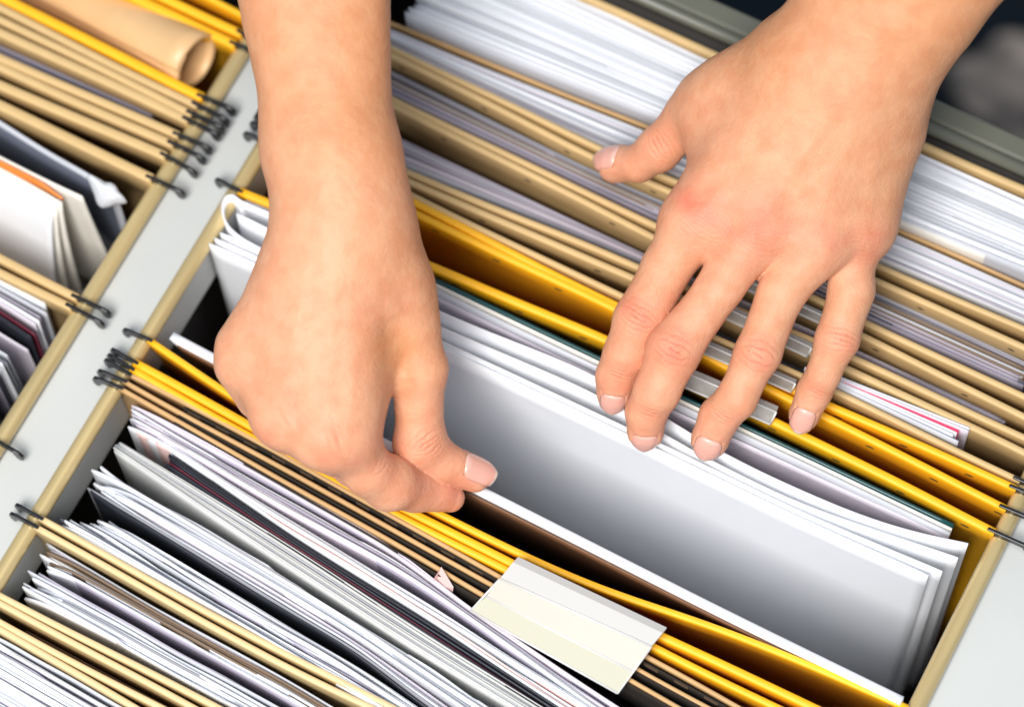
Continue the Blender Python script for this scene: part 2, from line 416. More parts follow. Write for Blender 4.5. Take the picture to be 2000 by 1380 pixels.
lp(f, 'back_panel', [(0, 203), (277, 338)], MT['beige'], wd=4.2, bh=14); lp(f, 'front_panel', [(0, 504), (130, 570)], MT['beige'], wd=3.4)
f = thing('hanging_folder', 'lowest manila hanging folder of the left drawer, above white and mauve papers', 'hanging folder', base([(60, 570)]), FL)
lp(f, 'back_panel', [(0, 528), (124, 590)], MT['beige'], wd=3.4)
lp(f, 'front_panel', [(-80, 822), (8, 868)], MT['beige'], wd=3.4, z=-1)


# ================================================================== PAPERS
def sheaf(label, back, front, mats, n, x0=XL + 14, x1=XR - 14, z=-3.0, zj=2.2, lean=0.0, fan=0.0, t=(0.35, 0.9), jx=4.0, wave=0.5, depth=150, group='paper bundles in the drawers', name='paper_bundle', cat='papers', clump=0.25, dogear=0.0):
    root = thing(name, label, cat, base(back, z), group)
    nx = 110 if dogear else 60
    X = np.linspace(x0, x1, nx)
    yb = curve(back, z, X); yf = curve(front, z, X)
    ts = np.linspace(0.03, 0.97, n) + rng.uniform(-clump, clump, n) / n
    if dogear:                                   # loose bundles: a few sheets close together, then a wider gap
        g_ = rng.gamma(0.55, 1.0, n) + 0.12; ts = np.cumsum(g_) - g_[0]; ts = 0.02 + 0.90 * ts / ts[-1]
    zlow = 0.0
    for i, tt in enumerate(ts):
        a, b = x0 + rng.uniform(0, jx), x1 - rng.uniform(0, jx)
        xs = np.linspace(a, b, nx)
        y = np.interp(xs, X, yb) * (1 - tt) + np.interp(xs, X, yf) * tt
        p = rng.uniform(0, 6.28, 4); wl = rng.uniform(50, 130)
        wv = wave * (np.sin(xs / wl + p[0]) * 0.6 + np.sin(xs / (wl * .37) + p[1]) * 0.25)
        y = y + wv
        zt = z + rng.normal(0, zj * 0.5) + rng.choice([0, 0, 0, -zj])
        zv = 0.5 * np.sin(xs / 90 + p[2]) + rng.uniform(-1, 1) * (xs - xs.mean()) / 150 * zj * 0.4
        if dogear:
            for _ in range(4):
                zv = zv + dogear * 0.55 * np.sin(xs / rng.uniform(9, 45) + rng.uniform(0, 6)) * rng.uniform(0, 1)
            y = y + dogear * 0.22 * np.sin(xs / rng.uniform(6, 18) + rng.uniform(0, 6)) * np.sin(xs / 40 + p[3])
            if rng.uniform() < .35:
                q_ = rng.uniform(a + 20, b - 60); zv = zv - dogear * rng.uniform(1, 3) * np.clip((xs - q_) / 3, 0, 1) * np.clip((q_ + rng.uniform(20, 90) - xs) / 3, 0, 1)
            e = np.clip(1 - (xs - a) / 16, 0, 1); zv = zv - dogear * rng.uniform(0, 1) * e ** 2 * 6; y = y + dogear * rng.uniform(-1, 1) * e ** 2 * 1.6
        mm = mats[i % len(mats)] if isinstance(mats, list) and len(mats) == n else random.choice(mats)
        th = rng.uniform(*t)
        profile_sheet('sheet', xs, y, flat_profile(th, depth), MT[mm], root, ztop=zt, zvar=zv, lean=lean + fan * (tt - 0.5))
    return root


W = ['white'] * 6 + ['bright'] * 3 + ['pale'] * 2
sheaf('very thick bundle of white pages at the back of the main drawer, between the arms', [(1000, -70), (1394, 118), (1808, 300), (2000, 385)], [(768, 30), (1262, 225), (1800, 450), (2000, 530)], W + ['ivory', 'pale'], 78, z=-3, x0=XL + 20, zj=1.0, clump=.6, t=(.35, .8))
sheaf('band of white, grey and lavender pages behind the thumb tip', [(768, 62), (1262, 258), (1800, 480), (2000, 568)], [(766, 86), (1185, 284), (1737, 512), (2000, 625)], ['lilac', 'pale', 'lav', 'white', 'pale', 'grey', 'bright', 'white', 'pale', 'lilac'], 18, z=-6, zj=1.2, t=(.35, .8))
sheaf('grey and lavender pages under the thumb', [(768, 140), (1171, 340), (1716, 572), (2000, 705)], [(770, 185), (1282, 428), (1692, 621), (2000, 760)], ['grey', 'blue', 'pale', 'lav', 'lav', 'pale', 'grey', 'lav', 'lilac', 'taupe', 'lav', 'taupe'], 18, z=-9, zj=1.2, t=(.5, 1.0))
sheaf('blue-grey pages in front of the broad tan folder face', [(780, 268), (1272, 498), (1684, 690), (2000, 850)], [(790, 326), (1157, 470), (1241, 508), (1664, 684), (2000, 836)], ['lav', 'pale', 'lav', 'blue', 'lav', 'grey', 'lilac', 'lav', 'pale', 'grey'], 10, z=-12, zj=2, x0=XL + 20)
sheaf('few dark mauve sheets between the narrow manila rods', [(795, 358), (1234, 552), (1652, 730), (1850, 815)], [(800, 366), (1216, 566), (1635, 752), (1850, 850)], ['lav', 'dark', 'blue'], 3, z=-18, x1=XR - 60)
sheaf('white sheets with one bright red edge, poking up near the right rail', [(1640, 736), (1880, 830)], [(1640, 752), (1885, 868)], ['white', 'lilac', 'red', 'white', 'white', 'pale'], 6, x0=P(1560, 720)[0], x1=P(1895, 850)[0], z=0.5, zj=.35, t=(.6, .8), jx=7, wave=.1, group=None, name='red_edged_sheets')
# report with dark green spine line
rp = thing('report', 'thin clear-covered grey report with a dark teal back edge, behind the white pages', 'report', base([(1200, 720)]))
xa, xb = P(470, 400)[0], P(1862, 1026)[0]
for nm, pts, mm, z, tk in (('back_cover', [(848, 545), (1169, 698), (1520, 862), (1865, 1026)], 'teal', -1.0, 1.3), ('rim_page', [(848, 553), (1169, 706), (1520, 869), (1862, 1033)], 'ivory', -1.2, 0.5), ('clear_cover', [(850, 566), (1168, 718), (1520, 880), (1860, 1043)], 'pale', -2.2, 1.2)):
    xs = np.linspace(xa, xb, 50); profile_sheet(nm, xs, curve(pts, z, xs), flat_profile(tk, 150), MT[mm], rp, ztop=z, lean=0.02)
xs = np.linspace(xa, xb, 50); profile_sheet('page', xs, curve([(852, 580), (1166, 733), (1520, 896), (1858, 1052)], -6, xs), flat_profile(.5, 150), MT['lilac'], rp, ztop=-6)


def page(root, name, pts, z, m, x0, x1, depth=170, t=0.5, lean=0.0, curl=0.0, zr=0.0, bulge=0.0):
    xs = np.linspace(x0, x1, NX); ys = curve(pts, z, xs)
    prof = [];
    n = 14
    for k in range(n + 1):
        q = k / n; prof.append((t / 2 + bulge * math.sin(q * math.pi), -depth * q))
    prof += [(a - t, zz) for a, zz in prof[::-1]]
    zv = -zr * np.clip((xs - (x1 - 25)) / 25, 0, 1) ** 2
    if curl: ys = ys - curl * np.clip((xs - (x1 - 18)) / 18, 0, 1) ** 2
    return profile_sheet(name, xs, ys, prof, MT[m], root, ztop=z, zvar=zv, lean=lean)


# the opened bundle of white pages
wb = thing('white_document', 'thick smooth white document standing open in the yellow folder, right fingertips on its top edge', 'document', base([(1300, 850)]))
xw0, xw1 = P(423, 470)[0], P(1885, 1075)[0]
page(wb, 'sheet', [(432, 402), (862, 612), (1164, 731), (1422, 893), (1640, 992), (1775, 1040), (1891, 1061)], 2.5, 'doc', xw0 + 2, xw1, t=.6, lean=0.03, curl=0)
page(wb, 'sheet', [(425, 452), (863, 640), (1180, 775), (1330, 870), (1560, 985), (1875, 1090)], 1.5, 'doc', xw0, xw1 - 1, t=.6, lean=0.025)
page(wb, 'sheet', [(422, 466), (864, 666), (1291, 866), (1560, 998), (1857, 1122)], 1.0, 'doc', xw0 - 1, xw1 - 4, t=0.5, lean=0.02)
page(wb, 'sheet', [(420, 480), (866, 680), (1200, 836), (1560, 1010), (1838, 1134)], 0.3, 'doc', xw0 - 2, xw1 - 8, t=0.5, lean=0.0, depth=190)
pf = thing('white_page', 'single white page leaning forward, its top edge pinched between thumb and index finger', 'page', base([(1300, 1150)]))
page(pf, 'sheet', [(335, 655), (418, 700), (940, 957), (1400, 1190), (1760, 1366)], 3.0, 'bright', P(335, 655, 3)[0], P(1762, 1366, 3)[0], t=3.2, lean=-0.22, depth=170, bulge=-2)
page(pf, 'shade_backing', [(335, 668), (418, 713), (940, 975), (1400, 1206), (1750, 1381)], -3.0, 'brown', P(345, 668, 0)[0], P(1745, 1378, 0)[0], t=0.8, lean=-0.22, depth=165, bulge=-2)  # brown sheet, darkened to paint the shade of the open gap
# curled white sheet end at far left
cs = thing('curled_sheet', 'white sheet bent into a loop beside the left rail, next to the wrist', 'sheet', base([(470, 430)]))
page(cs, 'page', [(459, 387), (530, 417), (620, 458)], 2.5, 'bright', P(459, 387)[0], P(640, 466)[0], t=.5, depth=120)
v = []; fcs = []
loop = [(470, 392), (462, 386), (455, 381), (448, 381), (440, 384), (433, 400), (436, 425), (450, 448), (480, 470), (520, 490), (560, 508), (610, 530)]
lp_ = np.array([P(a, b, 3) for a, b in loop]); tt = np.linspace(0, len(loop) - 1, 60)
lx = np.interp(tt, range(len(loop)), lp_[:, 0]); ly = np.interp(tt, range(len(loop)), lp_[:, 1])
for _ in range(4):
    lx[1:-1] = (lx[:-2] + lx[1:-1] * 2 + lx[2:]) / 4; ly[1:-1] = (ly[:-2] + ly[1:-1] * 2 + ly[2:]) / 4
for k in range(60):
    for zz in (3, -20, -60, -140): v.append((lx[k], ly[k], zz))
for k in range(59):
    for j in range(3): fcs.append((k * 4 + j, k * 4 + 4 + j, k * 4 + 5 + j, k * 4 + 1 + j))
o = link('page', rel(v, cs), fcs, MT['bright'], cs); sm = o.modifiers.new('thick', 'SOLIDIFY'); sm.thickness = 0.7 * S; sm.offset = 0

# bundles of the front folders, back to front
xl = XL + 6
sheaf('lavender paper sheaf running into the left side of the frosted index tab', [(262, 790), (560, 948), (780, 1075), (925, 1190), (1200, 1372)], [(235, 805), (560, 1000), (800, 1130), (905, 1200), (1160, 1381)], ['lilac', 'lilac', 'lav', 'pale', 'lilac', 'white', 'lav', 'white', 'pale', 'lav'], 15, x0=xl, x1=XR, z=-2, zj=1.2, dogear=.6, jx=9)
sheaf('white sheet bundle with a pink edge crossing below the lavender pages', [(240, 812), (560, 1010), (880, 1205), (1160, 1381)], [(350, 885), (560, 1038), (830, 1205), (1100, 1381)], ['bright', 'white', 'white', 'pink', 'bright', 'pink', 'bright'], 7, x0=xl + 2, x1=XR, z=-1, zj=1.5, jx=20, wave=.8, dogear=1.1)
sheaf('maroon cover with black sheets standing in for the shaded gap', [(345, 893), (560, 1041), (830, 1208), (1094, 1381)], [(345, 925), (560, 1068), (830, 1240), (1050, 1381)], ['dark', 'dark', 'dark', 'maroon', 'dark', 'dark'], 6, x0=xl + 24, x1=XR, z=-2.2, zj=.6)  # the black sheets paint the shade of a gap between bundles
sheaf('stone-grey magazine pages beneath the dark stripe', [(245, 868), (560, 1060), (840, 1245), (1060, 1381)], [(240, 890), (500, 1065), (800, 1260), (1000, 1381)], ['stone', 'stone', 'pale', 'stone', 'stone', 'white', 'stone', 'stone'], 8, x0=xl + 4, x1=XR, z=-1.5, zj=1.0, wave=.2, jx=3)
sheaf('broad white paper bundle across the lower left', [(190, 905), (500, 1085), (800, 1275), (960, 1381)], [(175, 935), (430, 1080), (700, 1240), (900, 1381)], ['bright', 'white', 'bright', 'pale', 'white', 'bright', 'white'], 7, x0=xl, x1=XR, z=-1, zj=2.5, jx=16, wave=1.0, dogear=1.3)
sheaf('slate and black covers with thin white pages in the lower left', [(190, 948), (400, 1070), (700, 1250), (885, 1381)], [(215, 985), (430, 1115), (700, 1278), (830, 1381)], ['lilac', 'white', 'dark', 'pale', 'white', 'blue', 'grey', 'dark'], 8, x0=xl + 2, x1=XR, z=-4, zj=2.0, jx=16, wave=.8, dogear=.8)
sheaf('curling white leaves around a grey glossy cover, lower left', [(125, 965), (400, 1125), (700, 1300), (820, 1381)], [(165, 1015), (400, 1165), (640, 1310), (770, 1381)], ['bright', 'white', 'bright', 'grey', 'bright', 'pale', 'lav', 'white', 'bright'], 9, x0=xl - 2, x1=XR, z=-2, zj=2.2, jx=18, wave=1.2, dogear=1.4)
sheaf('tight bundle of white pages right behind the first cream rod', [(110, 1000), (400, 1172), (640, 1318), (740, 1381)], [(90, 1008), (560, 1266), (765, 1372)], ['white', 'blue', 'white', 'bright', 'white', 'pale', 'white'], 7, x0=xl, x1=XR, z=-1, zj=1.2, jx=5, dogear=.5)
sheaf('white papers with a taupe card between two cream folder pairs', [(80, 1052), (300, 1180), (560, 1325), (650, 1381)], [(20, 1150), (430, 1372)], ['lilac', 'pale', 'taupe', 'taupe', 'stone', 'taupe', 'bright', 'bright', 'white', 'white', 'lav', 'pale', 'lav', 'white', 'pale', 'grey', 'bright', 'white', 'bright', 'pale', 'white', 'bright', 'white', 'white'], 24, x0=xl - 2, x1=XL + 250, z=-3, t=(.4, 1.0), zj=1.8, jx=10, wave=.8, dogear=1.)
sheaf('brown card sheets in the second cream folder pair at bottom left', [(20, 1195), (370, 1381)], [(10, 1208), (330, 1378)], ['brown', 'taupe', 'brown'], 3, x0=xl + 6, x1=XL + 200, z=-14, zj=2)
sheaf('stack of white sheets filling the bottom-left corner', [(0, 1240), (245, 1381)], [(-40, 1420), (60, 1480)], ['bright', 'pale', 'white', 'bright', 'lav'] + ['bright', 'white', 'white'] * 8, 48, x0=xl - 4, x1=XL + 160, z=-3, t=(.4, .9), zj=1.0, jx=5, wave=.5, dogear=.8)

fp = thing('paper_flag', 'tiny pinkish torn paper corner poking up just left of the frosted index tab', 'paper scrap', P(868, 1130, -2))
fv = [P(848, 1128, 1), P(862, 1106, 3.5), (P(886, 1146, 1)), P(884, 1160, -8), P(850, 1142, -8)]
o = link('scrap', rel(fv, fp), [(0, 1, 2, 3, 4)], MT['pink'], fp, smooth=False); sm = o.modifiers.new('t', 'SOLIDIFY'); sm.thickness = 0.3 * S
# ---- left drawer papers
LG = 'paper bundles in the left drawer'
xa0, xb0 = XA, XB - 8
sheaf('dull purple pages in the left drawer near its top', [(0, 88), (330, 238)], [(0, 104), (310, 246)], ['lav', 'blue', 'lav', 'lav'], 4, x0=xa0, x1=xb0 - 8, z=-8, group=LG)
sheaf('mauve and white papers under the lowest manila rods, left edge', [(0, 548), (120, 610)], [(0, 620), (100, 690)], ['white', 'pale', 'lav', 'bright', 'lilac', 'maroon', 'dark'], 7, x0=xa0, x1=xb0, z=-6, group=LG, lean=.05)
sheaf('crumpled white and grey papers at the middle of the left edge', [(0, 645), (90, 700)], [(0, 800), (10, 812)], ['lilac', 'white', 'pale', 'dark', 'white', 'grey', 'pale', 'dark', 'lav', 'grey', 'white', 'dark'], 12, x0=xa0, x1=xb0 - 2, z=-8, zj=6, jx=10, wave=2.5, group=LG, dogear=2)
gs = thing('grey_sheet', 'glossy dark sheet with a crumpled white corner in the left drawer', 'sheet', base([(100, 300)]))
page(gs, 'page', [(0, 238), (90, 295), (180, 345), (240, 385)], -2, 'pale', XA, P(225, 370)[0], t=1.0, lean=0.02)
page(gs, 'cover', [(0, 250), (90, 305), (180, 358), (240, 398)], -5, 'blue', XA, P(205, 370)[0], t=.6, lean=0.0)
cv = []
cc = [(150, 320, 3), (185, 332, 4), (205, 350, 2), (228, 344, 5), (240, 372, 3), (262, 392, 0), (262, 405, -6), (235, 400, -2), (210, 415, -6), (185, 412, -8), (178, 380, -3), (165, 350, 0)]
for a, b, z in cc: cv.append(P(a, b, z))
cv.append(P(208, 378, 8)); cv.append(P(205, 392, -12))
cf = [(i, (i + 1) % 12, 12) for i in range(12)] + [((i + 1) % 12, i, 13) for i in range(12)]
o = link('crumpled_corner', rel(cv, gs), cf, MT['white'], gs, smooth=False); ss = o.modifiers.new('s', 'SUBSURF'); ss.levels = ss.render_levels = 2
cp = thing('cream_booklet', 'cream booklet with an orange printed band, its pages bulging in the left drawer', 'booklet', base([(80, 400)]))


def bulgepage(root, name, pts, zt, m, xend, depth=90, dy=-26, t=.8, x0=None):
    x0 = XA if x0 is None else x0
    xs = np.linspace(x0, xend, 30); ys = curve(pts, zt, xs); v = []; f = []
    for i in range(30):
        e = 1 - 0.0 * i
        for k in range(12):
            q = k / 11; v.append((xs[i] + 10 * q * (i / 29), ys[i] + dy * math.sin(q * 1.5) * 0.7, zt - depth * q ** 1.3))
    for i in range(29):
        for k in range(11): f.append((i * 12 + k, i * 12 + k + 1, i * 12 + 13 + k, i * 12 + 12 + k))
    o = link(name, rel(v, root), f, MT[m], root); sm = o.modifiers.new('t', 'SOLIDIFY'); sm.thickness = t * S; sm.offset = 0
    return o


bulgepage(cp, 'cover', [(0, 306), (90, 352), (160, 384)], 0, 'ivory', P(160, 384)[0], dy=-6)
bulgepage(cp, 'printed_band', [(0, 314), (50, 338), (84, 358)], 0.5, 'orange', P(82, 357)[0], dy=-1.5, depth=4)
for j, (a, b) in enumerate(((340, 12), (350, 8), (362, 3))):
    bulgepage(cp, 'page', [(0, a - 12), (70, a + 24), (118, a + 66 - b)], -3 - 2 * j, 'ivory' if j < 2 else 'white', P(118 - 14 * j, a + 50)[0], dy=-22 - 8 * j, depth=100)
# rolled tan brochure
rb = thing('rolled_brochure', 'tan brochure rolled into a tube with a black hollow end, lying across the left drawer', 'brochure', P(240, 70, -12))
A = P(20, -62, -34); B = P(384, 122, -4); ax = (B - A); Lr = np.linalg.norm(ax); ax /= Lr; sidev = np.cross(ax, (0, 0, 1)); sidev /= np.linalg.norm(sidev); upv = np.cross(sidev, ax)
v = []; f = []; nt_, na = 90, 20
for i in range(na):
    for k in range(nt_):
        th = k / (nt_ - 1) * 2 * math.pi * 2.1 + 0.6; rr = 12.2 - 0.9 * k / (nt_ - 1) * 2.1
        e = 1 + .015 * math.sin(th * 3)
        v.append(A + ax * (Lr * i / (na - 1) + (2.0 * math.sin(th) if i == na - 1 else 0)) + e * rr * (sidev * math.cos(th) + upv * math.sin(th)))
for i in range(na - 1):
    for k in range(nt_ - 1): f.append((i * nt_ + k, i * nt_ + k + 1, (i + 1) * nt_ + k + 1, (i + 1) * nt_ + k))
MT['tanroll'] = mat('tan_matte_paper', (0.74, 0.46, 0.22), 0.42, noise=0.08)
o = link('rolled_page', rel(v, rb), f, MT['tanroll'], rb); sm = o.modifiers.new('t', 'SOLIDIFY'); sm.thickness = 0.5 * S; sm.offset = 0


# ================================================================== INDEX TABS
def facet_tab(parent, rows, m_list, name, t=0.8, seg=10):
    """rows: list of (left point, right point) in world mm, from the back edge to the front edge"""
    tab = None
    rs = np.array(rows); v = []; f = []; mi = []
    for l, r in rs:
        for k in range(seg + 1): v.append(l + (r - l) * k / seg)
    n = seg + 1
    for i in range(len(rs) - 1):
        for k in range(seg): f.append((i * n + k, i * n + k + 1, (i + 1) * n + k + 1, (i + 1) * n + k)); mi.append(min(i, len(m_list) - 1))
    o = link(name, rel(v, parent), f, m_list, parent, smooth=False, mi=mi)
    sm = o.modifiers.new('t', 'SOLIDIFY'); sm.thickness = t * S; sm.offset = 0
    return o


rows = [(P(1012, 1088, 9), P(1302, 1226, 9)), (P(1002, 1098, 10.5), P(1294, 1236, 10.5)), (P(976, 1130, 9.5), P(1272, 1262, 9.5)), (P(950, 1164, 5), P(1238, 1312, 5)), (P(919, 1192, 2), P(1206, 1353, 2))]
facet_tab(fH, rows, [MT['tab'], MT['tab'], MT['insert'], MT['tabolive']], 'index_tab')
MT['ridge'] = mat('tab_ridge_plastic', (0.66, 0.65, 0.62), 0.2, coat=0.6)
for (l, r), zz in ((rows[2], 0), (rows[3], 0), (rows[4], 0)):
    tube('tab_ridge', l + np.array([0, 0, .3]), r + np.array([0, 0, .3]), 0.5, MT['ridge'], fH, seg=10)
tube('tab_edge', rows[2][0], rows[4][0], .45, MT['ridge'], fH, seg=8); tube('tab_edge', rows[2][1], rows[4][1], .45, MT['ridge'], fH, seg=8)


def clear_tab(parent, l0, r0, w_px, z):
    dx, dy = -0.42 * w_px, 0.9 * w_px
    rr = [(P(*l0, z), P(*r0, z)), (P(l0[0] + dx * .25, l0[1] + dy * .3, z + 1.5), P(r0[0] + dx * .25, r0[1] + dy * .3, z + 1.5)), (P(l0[0] + dx, l0[1] + dy, z - 4), P(r0[0] + dx, r0[1] + dy, z - 4))]
    facet_tab(parent, rr, [MT['clear']], 'clear_tab', t=0.6)
    tube('tab_edge', rr[2][0], rr[2][1], .4, MT['edge'], parent, seg=8); tube('tab_edge', rr[1][1], rr[2][1], .4, MT['edge'], parent, seg=8); tube('tab_edge', rr[1][0], rr[1][1], .3, MT['edge'], parent, seg=8)  # white tubes paint the highlights on the clear tab's edges
    off = np.array([0, .3, -1.4])
    facet_tab(parent, [(a + off, b + off) for a, b in rr], [MT['clearlab']], 'tab_label', t=.3)


clear_tab(fE, (1380, 505), (1612, 612), 22, 4)
clear_tab(fE, (1380, 575), (1588, 672), 27, 4)
clear_tab(fY, (1330, 642), (1556, 742), 26, 5)
clear_tab(fG, (1290, 694), (1520, 794), 38, 5)


# ================================================================== HANDS
def seg_d(p, a, b, ra, rb):
    ab = b - a; t = np.clip(((p - a) @ ab) / (ab @ ab), 0, 1)[:, None]
    q = p - (a + t * ab)
    return np.sqrt((q * q).sum(1)) - (ra + (rb - ra) * t[:, 0])


def smin(a, b, k):
    h = np.maximum(k - np.abs(a - b), 0) / k
    return np.minimum(a, b) - h * h * h * k / 6.0


class Hand:
    def __init__(s, palm, fingers, kp=12.0, kf=3.0, kr=9.0):
        s.palm = [(P(*a[:3]), P(*b[:3]), a[3], b[3]) for a, b in palm]
        s.f = []
        for ch in fingers:
            pts = [P(*q[:3]) for q in ch['pts']]; rad = [q[3] for q in ch['pts']]
            s.f.append([(pts[i], pts[i + 1], rad[i], rad[i + 1]) for i in range(len(pts) - 1)])
        s.fd = fingers; s.kp, s.kf, s.kr = kp, kf, kr

    def __call__(s, p):
        d = None
        for a, b, ra, rb in s.palm:
            e = seg_d(p, a, b, ra, rb); d = e if d is None else smin(d, e, s.kp)
        out = d
        for k, ch in enumerate(s.f):
            g = None
            for a, b, ra, rb in ch:
                e = seg_d(p, a, b, ra, rb); g = e if g is None else smin(g, e, s.kf)
            h = smin(d, g, s.fd[k].get('kr', s.kr))
            out = smin(out, h, 0.8)
        return out

    def grad(s, p, e=0.15):
        g = np.zeros_like(p)
        for i in range(3):
            o = np.zeros(3); o[i] = e; g[:, i] = (s(p + o) - s(p - o)) / (2 * e)
        return g / np.maximum(np.linalg.norm(g, axis=1)[:, None], 1e-6)

    def bounds(s):
        L = s.palm + [q for c_ in s.f for q in c_]
        lo = np.min([np.minimum(a - ra, b - rb) for a, b, ra, rb in L], axis=0); hi = np.max([np.maximum(a + ra, b + rb) for a, b, ra, rb in L], axis=0)
        return lo - 4, hi + 4


def surface(fn, lo, hi, h):
    n = np.ceil((hi - lo) / h).astype(int) + 1
    ax_ = [lo[i] + h * np.arange(n[i]) for i in range(3)]
    D = np.empty(n, dtype=np.float32)
    XX, YY = np.meshgrid(ax_[0], ax_[1], indexing='ij'); base_ = np.stack([XX.ravel(), YY.ravel(), np.zeros(XX.size)], 1)
    for k in range(n[2]):
        base_[:, 2] = ax_[2][k]; D[:, :, k] = fn(base_).reshape(n[0], n[1])
    s = D < 0
    c8 = s[:-1, :-1, :-1].astype(np.int8)
    cnt = sum(s[i:n[0] - 1 + i, j:n[1] - 1 + j, k:n[2] - 1 + k].astype(np.int8) for i in (0, 1) for j in (0, 1) for k in (0, 1))
    mixed = (cnt > 0) & (cnt < 8)
    idx = -np.ones(mixed.shape, dtype=np.int64); ii = np.argwhere(mixed); idx[mixed] = np.arange(len(ii))
    V = lo + h * (ii + 0.5)
    for _ in range(6):
        d = fn(V); V = V - np.clip(d, -h, h)[:, None] * fn.grad(V) * 0.9
    F = []
    for ax in range(3):
        a, b = (ax + 1) % 3, (ax + 2) % 3
        sl0 = [slice(None)] * 3; sl1 = [slice(None)] * 3; sl0[ax] = slice(0, -1); sl1[ax] = slice(1, None)
        ch = s[tuple(sl0)] != s[tuple(sl1)]; e = np.argwhere(ch); ok = (e[:, a] > 0) & (e[:, b] > 0) & (e[:, a] < n[a] - 1) & (e[:, b] < n[b] - 1); e = e[ok]
        ins = s[tuple(e.T)]

        def cell(da, db):
            q = e.copy(); q[:, a] -= da; q[:, b] -= db; return idx[tuple(q.T)]
        quad = np.stack([cell(1, 1), cell(0, 1), cell(0, 0), cell(1, 0)], 1)
        quad[~ins] = quad[~ins][:, ::-1]
        F.append(quad)
    return V, np.concatenate(F)


def raw_mesh(name, V, F, m, parent):
    me = bpy.data.meshes.new(name); me.vertices.add(len(V)); me.vertices.foreach_set('co', (rel(V, parent) * S).astype(np.float32).ravel())
    me.loops.add(F.size); me.loops.foreach_set('vertex_index', F.astype(np.int32).ravel())
    me.polygons.add(len(F)); me.polygons.foreach_set('loop_start', np.arange(0, F.size, F.shape[1], dtype=np.int32))
    me.polygons.foreach_set('use_smooth', np.ones(len(F), dtype=bool)); me.update(); me.validate(); me.materials.append(m)
    o = bpy.data.objects.new(name, me); C.objects.link(o); o.parent = parent
    return o


def catmull(V, F):
    """one linear-midpoint subdivision of a quad mesh"""
    nV = len(V); E = np.sort(np.concatenate([F[:, [i, (i + 1) % 4]] for i in range(4)]), axis=1)
    u, inv = np.unique(E[:, 0] * nV + E[:, 1], return_inverse=True)
    e0, e1 = u // nV, u % nV; me_ = (V[e0] + V[e1]) / 2; fc = V[F].mean(1); nF = len(F); inv = inv.reshape(4, nF)
    V2 = np.concatenate([V, me_, fc]); ei = inv + nV; ci = np.arange(nF) + nV + len(u)
    F2 = np.concatenate([np.stack([F[:, i], ei[i], ci, ei[(i + 3) % 4]], 1) for i in range(4)])
    return V2, F2


def skin_material():
    m = bpy.data.materials.new('skin'); m.use_nodes = True; nt = m.node_tree; b = nt.nodes['Principled BSDF']
    at = nt.nodes.new('ShaderNodeAttribute'); at.attribute_name = 'tone'
    tc = nt.nodes.new('ShaderNodeTexCoord')
    n = nt.nodes.new('ShaderNodeTexNoise'); n.inputs['Scale'].default_value = 130; n.inputs['Detail'].default_value = 6; nt.links.new(tc.outputs['Object'], n.inputs[0])
    r = nt.nodes.new('ShaderNodeValToRGB'); nt.links.new(n.outputs[0], r.inputs[0])
    r.color_ramp.elements[0].position = 0.36; r.color_ramp.elements[0].color = (0.94, 0.85, 0.80, 1)
    r.color_ramp.elements[1].position = 0.62; r.color_ramp.elements[1].color = (1.0, 1.0, 1.0, 1)
    mx = nt.nodes.new('ShaderNodeMix'); mx.data_type = 'RGBA'; mx.blend_type = 'MULTIPLY'; mx.inputs['Factor'].default_value = 1
    nt.links.new(at.outputs['Color'], mx.inputs[6]); nt.links.new(r.outputs[0], mx.inputs[7]); nt.links.new(mx.outputs[2], b.inputs['Base Color'])
    b.inputs['Roughness'].default_value = 0.56; b.inputs['Specular IOR Level'].default_value = 0.4
    b.inputs['Subsurface Weight'].default_value = 0.3; b.inputs['Subsurface Radius'].default_value = (1.0, 0.4, 0.22); b.inputs['Subsurface Scale'].default_value = 0.0035
    # fine skin grain: cells and short cross lines
    vo = nt.nodes.new('ShaderNodeTexVoronoi'); vo.feature = 'DISTANCE_TO_EDGE'; vo.inputs['Scale'].default_value = 900; nt.links.new(tc.outputs['Object'], vo.inputs[0])
    n2 = nt.nodes.new('ShaderNodeTexNoise'); n2.inputs['Scale'].default_value = 420; n2.inputs['Detail'].default_value = 5; nt.links.new(tc.outputs['Object'], n2.inputs[0])
    ad = nt.nodes.new('ShaderNodeMath'); ad.operation = 'MULTIPLY_ADD'; nt.links.new(vo.outputs[0], ad.inputs[0]); ad.inputs[1].default_value = 0.5; nt.links.new(n2.outputs[0], ad.inputs[2])
    bp = nt.nodes.new('ShaderNodeBump'); bp.inputs['Strength'].default_value = 0.65; bp.inputs['Distance'].default_value = 0.0005
    nt.links.new(ad.outputs[0], bp.inputs['Height']); nt.links.new(bp.outputs[0], b.inputs['Normal'])
    return m


def nail_material():
    m = bpy.data.materials.new('nail'); m.use_nodes = True; nt = m.node_tree; b = nt.nodes['Principled BSDF']
    at = nt.nodes.new('ShaderNodeAttribute'); at.attribute_name = 'tone'; nt.links.new(at.outputs['Color'], b.inputs['Base Color'])
    b.inputs['Roughness'].default_value = 0.28; b.inputs['Subsurface Weight'].default_value = 0.2; b.inputs['Subsurface Scale'].default_value = 0.002
    b.inputs['Coat Weight'].default_value = 0.35; b.inputs['Coat Roughness'].default_value = 0.2
    return m


SKIN, NAIL = skin_material(), nail_material()
BASE = np.array([0.685, 0.352, 0.203]); RED = np.array([0.70, 0.185, 0.12]); PINK = np.array([0.71, 0.335, 0.215]); TAN_AND_SHADE = np.array([0.60, 0.27, 0.115])


def vnoise(V, sc, seed):
    r_ = np.random.default_rng(seed); out = np.zeros(len(V))
    for _ in range(14):
        k = r_.normal(size=3); k /= np.linalg.norm(k); out += np.sin(V @ k / sc * r_.uniform(.6, 1.7) + r_.uniform(0, 6.28))
    return out / 5.0


